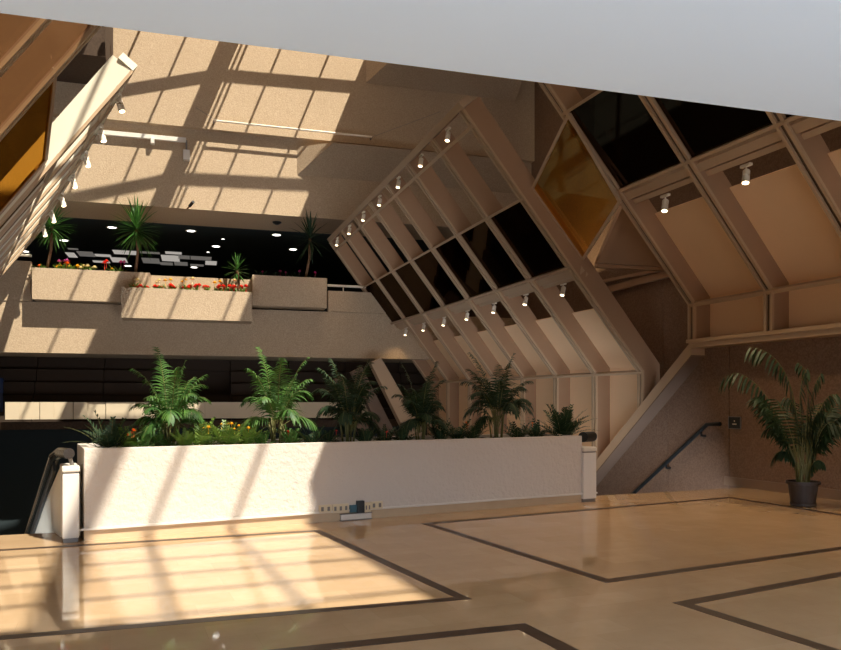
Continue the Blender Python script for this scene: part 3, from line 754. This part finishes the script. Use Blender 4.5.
# tall potted palm by the right wall
pp = on_z(803, 506, 0)
t = thing('plant_pot', 'dark round plastic pot on the marble by the right wall', 'pot', pp)
MB().lathe([(.17, 0), (.19, .02), (.19, .05), (.175, .06), (.215, .34), (.245, .345), (.245, .39), (.225, .39), (.215, .36), (.2, .33)], pp, 28).build('pot', M['potm'], t, smooth=False)
MB().lathe([(.2, .32), (.12, .345), (.02, .35)], pp, 20).build('soil', M['soil'], t)
rnd = random.Random(9)
sp = pp + Vector((0, 0, .34))
t = thing('potted_palm', 'tall dark palm with drooping fronds, growing in the pot by the right wall', 'palm', sp)
fm, sm, cm = MB(), MB(), MB()
def wpx(px, py, dx=0):  # point in the upright plane through the pot, facing the hall
    return on_plane(px, py, pp + ray(800, 403) * dx, Vector((ray(800, 403).x, ray(800, 403).y, 0)))
specific = [([(800, 480), (792, 455), (780, 420), (765, 395), (752, 381), (736, 373), (722, 379)], -.1, .33), ([(803, 480), (800, 440), (794, 400), (786, 375), (775, 359), (762, 350), (748, 347)], .05, .34),
            ([(806, 480), (808, 440), (811, 405), (815, 385), (822, 372)], -.15, .28), ([(806, 480), (813, 440), (820, 410), (829, 396), (838, 394)], .1, .30),
            ([(803, 480), (803, 440), (800, 405), (802, 380), (808, 368)], .15, .30), ([(806, 480), (813, 452), (822, 430), (832, 422), (843, 430)], -.2, .28),
            ([(800, 480), (792, 455), (783, 436), (774, 428), (764, 430)], -.25, .2), ([(800, 480), (795, 462), (787, 452), (778, 452), (772, 460)], -.1, .18),
            ([(806, 480), (812, 465), (818, 460), (824, 463)], -.2, .17), ([(802, 480), (798, 450), (797, 420), (791, 400), (783, 398)], -.2, .24), ([(806, 480), (810, 450), (812, 425), (818, 412), (824, 414)], .2, .24), ([(804, 480), (806, 430), (808, 395), (806, 372), (797, 362)], .2, .26)]
for px_, dz, ll in specific:
    P = [wpx(x, y, dz * (i / (len(px_) - 1)) / 11.8 * 11.8 * .1) for i, (x, y) in enumerate(px_)]
    P[0] = sp + Vector((rnd.uniform(-.06, .06), rnd.uniform(-.06, .06), -.02))
    n_ = len(P); P2 = []
    for i in range(n_ - 1):   # smooth with Catmull-Rom
        p0, p1, p2, p3 = P[max(0, i - 1)], P[i], P[i + 1], P[min(n_ - 1, i + 2)]
        for k in range(3):
            u = k / 3; P2.append(.5 * ((2 * p1) + (p2 - p0) * u + (2 * p0 - 5 * p1 + 4 * p2 - p3) * u * u + (3 * p1 - p0 - 3 * p2 + p3) * u ** 3))
    P2.append(P[-1])
    frond(fm, sm, P2, ll * 1.25, 19, .042, .9, .38, rnd, .012, ang=.45, lift=.1, down=.75, even=True)
for i in range(13):
    an = rnd.uniform(0, 2 * pi); q = sp + Vector((cos(an) * .08, sin(an) * .08, -.02))
    cm.tube([q, q + Vector((cos(an) * .03, sin(an) * .03, .4)), q + Vector((cos(an) * .06, sin(an) * .06, rnd.uniform(.6, .9)))], [.016, .013, .008], 6)
    frond(fm, sm, arc(q + Vector((0, 0, .3)), an, radians(70), rnd.uniform(.7, 1.35), 1.0), .40, 15, .038, 1.2, .3, rnd, .008, lift=.1, down=.4, even=True)
cm.build('stem', M['stem'], t, smooth=True); sm.build('leaf_stalk', M['stem'], t); fm.build('foliage', M['palmd'], t, fix=False)

# handrail and sign on the right wall
t = thing('wall_handrail', 'black handrail sloping down the right wall beside the stairs', 'handrail', on_x(700, 440, XW - .02))
Xh = XW - .1
hp = [on_x(720, 424, Xh), on_x(707, 424.5, Xh), on_x(633, 494, Xh)]; hp.append(hp[2] + (hp[2] - hp[1]) * .5)
MB().tube(hp, .042, 10).build('rail', M['black'], t)
for px, py in ((700.5, 431), (665.5, 463.5)):
    p = on_x(px, py, Xh); MB().tube([p, p + Vector((.0, -.03, -.09)), Vector((XW - .005, p.y - .03, p.z - .10))], .028, 8).build('bracket', M['black'], t)
t = thing('wall_sign', 'small black square sign on the right wall above the handrail', 'sign', on_x(735, 430, XW))
a_ = on_x(729.5, 417, XW); b_ = on_x(741, 428.5, XW)
def wb(m, y0, y1, z0, z1, x): return m.box(XW - x, XW - .001, min(y0, y1), max(y0, y1), z0, z1)
wb(MB(), a_.y, b_.y, b_.z, a_.z, .02).build('plate', M['black'], t)
fr = MB(); dy = (b_.y - a_.y)
wb(fr, a_.y, b_.y, a_.z, a_.z + .012, .026); wb(fr, a_.y, b_.y, b_.z - .012, b_.z, .026); wb(fr, a_.y, a_.y + .012, b_.z - .012, a_.z + .012, .026); wb(fr, b_.y - .012, b_.y, b_.z - .012, a_.z + .012, .026)
fr.build('frame', M['grey'], t)
cy = (a_.y + b_.y) / 2; m = MB(); zc = (a_.z + b_.z) / 2
wb(m, cy - .012, cy + .012, zc + .02, zc + .045, .022); 
for k in range(4): wb(m, cy - .05 + k * .026, cy - .032 + k * .026, zc - .04, zc - .015, .022)
m.build('pictogram', M['lampw'], t)

# ------------------------------------------------------------------ terrace planters, yuccas, flowers
def fplanter(px0, px1, pyt, pyb, w, dep, label):
    u0, z1_ = fuz(px0, pyt, w); u1, _ = fuz(px1, pyt, w); z0_ = fuz((px0 + px1) / 2, pyb, w)[1]; z1_ = fuz((px0 + px1) / 2, pyt, w)[1]
    t = thing('terrace_planter', label, 'planter', fpt((u0 + u1) / 2, w - dep / 2, z0_))
    m = MB(); fbox(m, u0, u1, w, w - .1, z0_, z1_); fbox(m, u0, u1, w - dep + .1, w - dep, z0_, z1_); fbox(m, u0, u0 + .1, w - .1, w - dep + .1, z0_, z1_); fbox(m, u1 - .1, u1, w - .1, w - dep + .1, z0_, z1_); fbox(m, u0 + .1, u1 - .1, w - .1, w - dep + .1, z0_, z0_ + .1)
    m.build('planter_box', M['concrete'], t)
    m = MB(); fbox(m, u0 + .1, u1 - .1, w - .1, w - dep + .1, z0_ + .1, z1_ - .06); m.build('soil', M['soil'], t)
    return z1_ - .06
zP1 = fplanter(32, 150, 270, 301, .5, .8, 'sunlit concrete terrace planter at left with yucca and mixed flowers')
zP2 = fplanter(121, 252, 289.5, 319.5, 1.1, .85, 'lowest concrete terrace planter, jutting forward, filled with red flowers')
zP3 = fplanter(252.5, 327, 276.5, 306.5, .5, .8, 'shaded concrete terrace planter at right with a yucca')
def yucca(px, z, w, pybase, pyc, rad_px, seed, label, n=90, lean=0.0, mat='yucca'):
    rnd = random.Random(seed); u = fuz(px, pybase, w)[0]; loc = fpt(u, w, z)
    uc, zc = fuz(px + lean, pyc, w); c_ = fpt(uc, w, zc)
    t = thing('yucca', label, 'plant', loc); m = MB()
    m.tube([loc + Vector((0, 0, -.03)), loc.lerp(c_, .5) + Vector((.06, 0, 0)), c_], [.05, .04, .045], 8); m.build('trunk', M['trunk'], t, smooth=True)
    fm = MB(); R_ = rad_px / F * (loc - EYE).dot(Vector((sT, cT, 0)))
    for i in range(n):
        k = (i + .5) / n; el = radians(88 - 135 * k); an = i * 2.39996 + rnd.uniform(-.3, .3)
        d = Vector((cos(an) * cos(el), sin(an) * cos(el), sin(el)))
        blade(fm, c_ + Vector((0, 0, .10 - .25 * k)), d, Vector((0, 0, 1)), R_ * rnd.uniform(.85, 1.12), .055, .25 + .3 * k)
    fm.build('foliage', M[mat], t, fix=False)
    return t
yucca(46, zP1, .1, 268, 226, 24, 1, 'yucca tree on a thin trunk, left end of the terrace', lean=6)
yucca(135, zP1, .1, 270, 229, 29, 2, 'largest yucca tree with a round spiky head, between the two sunlit terrace planters', lean=1.5, n=120)
yucca(237, zP2, .45, 287, 270, 16, 3, 'short bright yucca behind the right end of the red flowers', n=36)
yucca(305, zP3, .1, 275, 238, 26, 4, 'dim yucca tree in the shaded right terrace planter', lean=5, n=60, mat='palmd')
def fflower(px, py, w, z, mat, seed, label, grp, rad=.10, hgt=None, nb=3, nm='flowering_plant', leaf='fern'):
    rnd = random.Random(seed); u, zz = fuz(px, py, w); loc = fpt(u, w, z)
    t = thing(nm, label, 'plant', loc, grp); fm = MB()
    for i in range(12):
        an = i * 2.4; el = rnd.uniform(.3, 1.2)
        blade(fm, loc, Vector((cos(an) * cos(el), sin(an) * cos(el), sin(el))), Vector((0, 0, 1)), rnd.uniform(.24, .40), .08, .5)
    fm.build('foliage', M[leaf], t, fix=False)
    for i in range(nb):
        q = fpt(u + rnd.uniform(-.13, .13), w + rnd.uniform(-.05, .1), max(z + .08, zz) + rnd.uniform(-.04, .05))
        flower(q, rad * rnd.uniform(.8, 1.2), mat, t, rnd)
    return t
for i, px in enumerate([134, 144, 158, 173, 186, 196, 207, 221, 230, 242]):
    fflower(px, 287, .85, zP2, 'red', 100 + i, 'red flowering plant in the lowest terrace planter', 'red flowers in the lowest terrace planter', nb=4)
for i, (px, py, mt, lb) in enumerate([(136, 280, 'cream', 'tall cream flower at the left end of the red flowers'), (157, 281, 'cream', 'cream flower rising over the red flowers, second tall one from left'),
        (168, 281, 'yellow', 'tall yellow flower, third above the red flowers'), (184, 281, 'yellow', 'tall yellow flower above the middle of the red flowers'), (189, 279, 'cream', 'tallest cream flower above the middle of the red flowers'), (216, 282, 'yellow', 'round yellow flower right of centre among red flowers'), (237, 282, 'cream', 'pale yellow flower at the right end of the red flowers')]):
    fflower(px, py, .7, zP2, mt, 130 + i, lb, None, .085, nb=2)
for i, (px, py, mt, lb, nb) in enumerate([(63, 261, 'pink', 'pink flower beside the left yucca trunk', 3), (67, 263, 'orange', 'orange flower next to the pink one on the left terrace', 2), (58, 267, 'yellow', 'low yellow flowers left in the sunlit terrace planter', 3), (74, 267, 'yellow', 'low yellow flowers in the middle of the sunlit terrace planter', 3),
        (84, 267, 'cream', 'pale leafy flowers right of the yellow ones on the terrace', 3), (92, 267, 'cream', 'pale leafy flowers near the red spike on the terrace', 2), (109, 263, 'red', 'upright red flower spike on the sunlit terrace', 2), (120, 262, 'magenta', 'magenta flower near the largest yucca trunk', 2), (115, 270, 'yellow', 'tiny yellow flower below the magenta one', 1), (41, 266, 'orange', 'dull orange flower at the far left of the terrace', 1)]):
    fflower(px, py, .2, zP1, mt, 160 + i, lb, None, .09, nb=nb)
for i, px in enumerate([262, 278, 288, 296, 313]):
    fflower(px, 272, .15, zP3, 'magenta', 190 + i, 'dim leafy plant in the shaded right terrace planter', 'dim plants in the shaded terrace planter', .06, nb=1, leaf='palmd')

# lamps in the terrace ceiling, then tiles with added glow
zc = zf2 + .12
spots_ = [(25, 251, 1), (64, 240, 1), (112, 227, 1), (191, 230.5, 1), (216, 246, 1), (276.5, 234.5, 1), (293, 249, 1), (128, 265.5, 1), (406, 227, 1), (194, 267, 1), (208, 252, .4), (240, 225, .4), (223, 239, .4)]
first = None
for i, (px, py, sc_) in enumerate(spots_):
    P = on_z(px, py, zc)
    if first is None:
        t = thing('recessed_downlight', 'round white recessed light in the dark terrace ceiling', 'ceiling light', P, 'round lights in the terrace ceiling')
        MB().lathe([(.16, 0), (.21, -.015), (.21, -.02), (.16, -.02)], P, 20).build('trim_ring', M['lampw'], t)
        MB().lathe([(.155, -.005), (.15, -.022)], P, 20).build('lens', M['down'], t); first = t
    else:
        t = dup(first, P); t.scale = (sc_,) * 3
t = thing('glow_ceiling_tiles', 'patchwork of pale ceiling tiles with added glow deep behind the terrace flowers', 'ceiling light', on_z(150, 260, zc))  # light falling on these ceiling tiles is put in as emission
for (x0, x1, y0, y1) in [(67, 76, 252.5, 258), (78, 94, 251.5, 257), (95, 111, 254.5, 257), (111, 127, 257.5, 263), (113, 138, 250.5, 255), (93, 110, 261, 263), (142, 160, 258, 264), (161, 180, 255, 262), (160, 173, 262.5, 265.5), (174, 188, 262, 266), (178, 190, 255.5, 259.5), (190, 212, 256.5, 260.5), (205, 217, 261, 265.5), (190, 204, 264.5, 266.5), (165, 182, 252, 254.5), (68, 78, 248.5, 250), (140, 160, 252, 254)]:
    A = on_z((x0 + x1) / 2, y0, zc - .03); B = on_z((x0 + x1) / 2, y1, zc - .03); W = .92 * (x1 - x0) / F * (A - EYE).dot(Vector((sT, cT, 0)))
    mid = (A + B) / 2; hd = .4 * abs((A - B).dot(FN))
    MB().prism([mid - FU * W / 2 - FN * hd, mid + FU * W / 2 - FN * hd, mid + FU * W / 2 + FN * hd, mid - FU * W / 2 + FN * hd], (0, 0, .02)).build('glow_tile', M['tile_glow_b' if int(x0) % 2 else 'lumin'], t)

# fittings on the beams
t = thing('wall_rod', 'long thin pale metal rod along the upper beam, hung from fine wires', 'rod', fpt(fuz(290, 128, .3)[0], .3, fuz(290, 128, .3)[1]))
pA = fpt(fuz(214, 120.5, .25)[0], .25, fuz(214, 120.5, .25)[1]); pB = fpt(fuz(372, 137, .25)[0], .25, fuz(372, 137, .25)[1])
MB().tube([pA, pB], .035, 8).build('rod', M['lampw'], t)
MB().tube([pA, pA + FN * -.24], .03, 6).build('bracket', M['grey'], t); MB().tube([pB, pB + FN * -.24], .03, 6).build('bracket', M['grey'], t)
wm = MB(); wm.tube([pB, fpt(fuz(440, 112, 0)[0], .03, fuz(440, 112, 0)[1])], .008, 4); wm.tube([pA + Vector((0, 0, .05)), fpt(fuz(196, 108, 0)[0], .03, fuz(196, 108, 0)[1])], .008, 4); wm.build('wire', M['grey'], t)
w_ = -.1
uA, zA = fuz(94, 134, w_); uB, zB = fuz(186, 138, w_); zA = (zA + zB) / 2
t = thing('lighting_track', 'white lighting track with two hanging boxes under the upper beam', 'light', fpt((uA + uB) / 2, w_, zA))
m = MB(); fbox(m, uA, uB, w_ + .05, w_ - .05, zA - .07, zA + .07); m.build('track', M['white'], t)
for x, y0, y1, wd in ((152.5, 138, 144.5, 2), (186.5, 150, 161, 3.5)):
    ua, z1_ = fuz(x - wd, y0, w_); ub, z0_ = fuz(x + wd, y1, w_)
    m = MB(); fbox(m, ua, ub, w_ + .1, w_ - .1, z0_, z1_); m.build('lamp_box', M['white'], t, bevel=.02)
    m = MB(); um = (ua + ub) / 2; fbox(m, um - .03, um + .03, w_ + .02, w_ - .02, z1_ - .01, zA); m.build('stem', M['grey'], t)
t = thing('security_camera', 'tiny dark camera on a bracket under the sunlit middle beam', 'camera', fpt(fuz(188, 209, .1)[0], .0, fuz(188, 209, .1)[1]))
q = fpt(fuz(187, 211, .1)[0], -.2, zf2); MB().tube([q, q + FN * .3 + Vector((.1, 0, .02))], .025, 6).build('bracket', M['trunk'], t)
MB().tube([q + FN * .28 + Vector((.08, 0, .02)), q + FN * .5 + Vector((.2, 0, .12))], .05, 10).build('camera_body', M['black'], t)
q = on_z(277, 222, zf2); t = thing('ceiling_speaker', 'dark dome fixture on the underside above the shaded planter', 'fixture', q)
MB().lathe([(.16, 0), (.16, -.03), (.12, -.06), (.05, -.1)], q, 16).build('dome', M['black'], t)

# added unseen fill spot, brightening the wall seen through the amber pane
ld = bpy.data.lights.new('pane_fill_added', 'SPOT'); lo = bpy.data.objects.new('pane_fill_added', ld); COL.objects.link(lo)
lo.location = (12.6, 20.0, 4.6); ld.energy = 420; ld.color = (1, .82, .52); ld.shadow_soft_size = .08; ld.spot_size = radians(58); ld.spot_blend = .6
lo.rotation_euler = Vector((2.1, .9, 3.3)).to_track_quat('-Z', 'Y').to_euler()

# end of the lower sloping facade, glimpsed between the shaded palms
t = thing('lower_sloping_facade', 'slanting brown beams glimpsed between the third and fourth palms', 'facade', on_y(415, 445, 24.2))
for pts, yy, mt in (([(371, 363), (381, 357.5), (432, 446), (412, 446)], 24.2, 'rail'), ([(352, 372), (362, 367), (402, 446), (388, 446)], 24.6, 'soffit_shade'), ([(334, 380), (342, 376), (378, 446), (366, 446)], 24.8, 'soffit_shade')):
    MB().prism([on_y(x, y, yy) for x, y in pts], (0, .3, 0)).build('beam', M[mt], t)
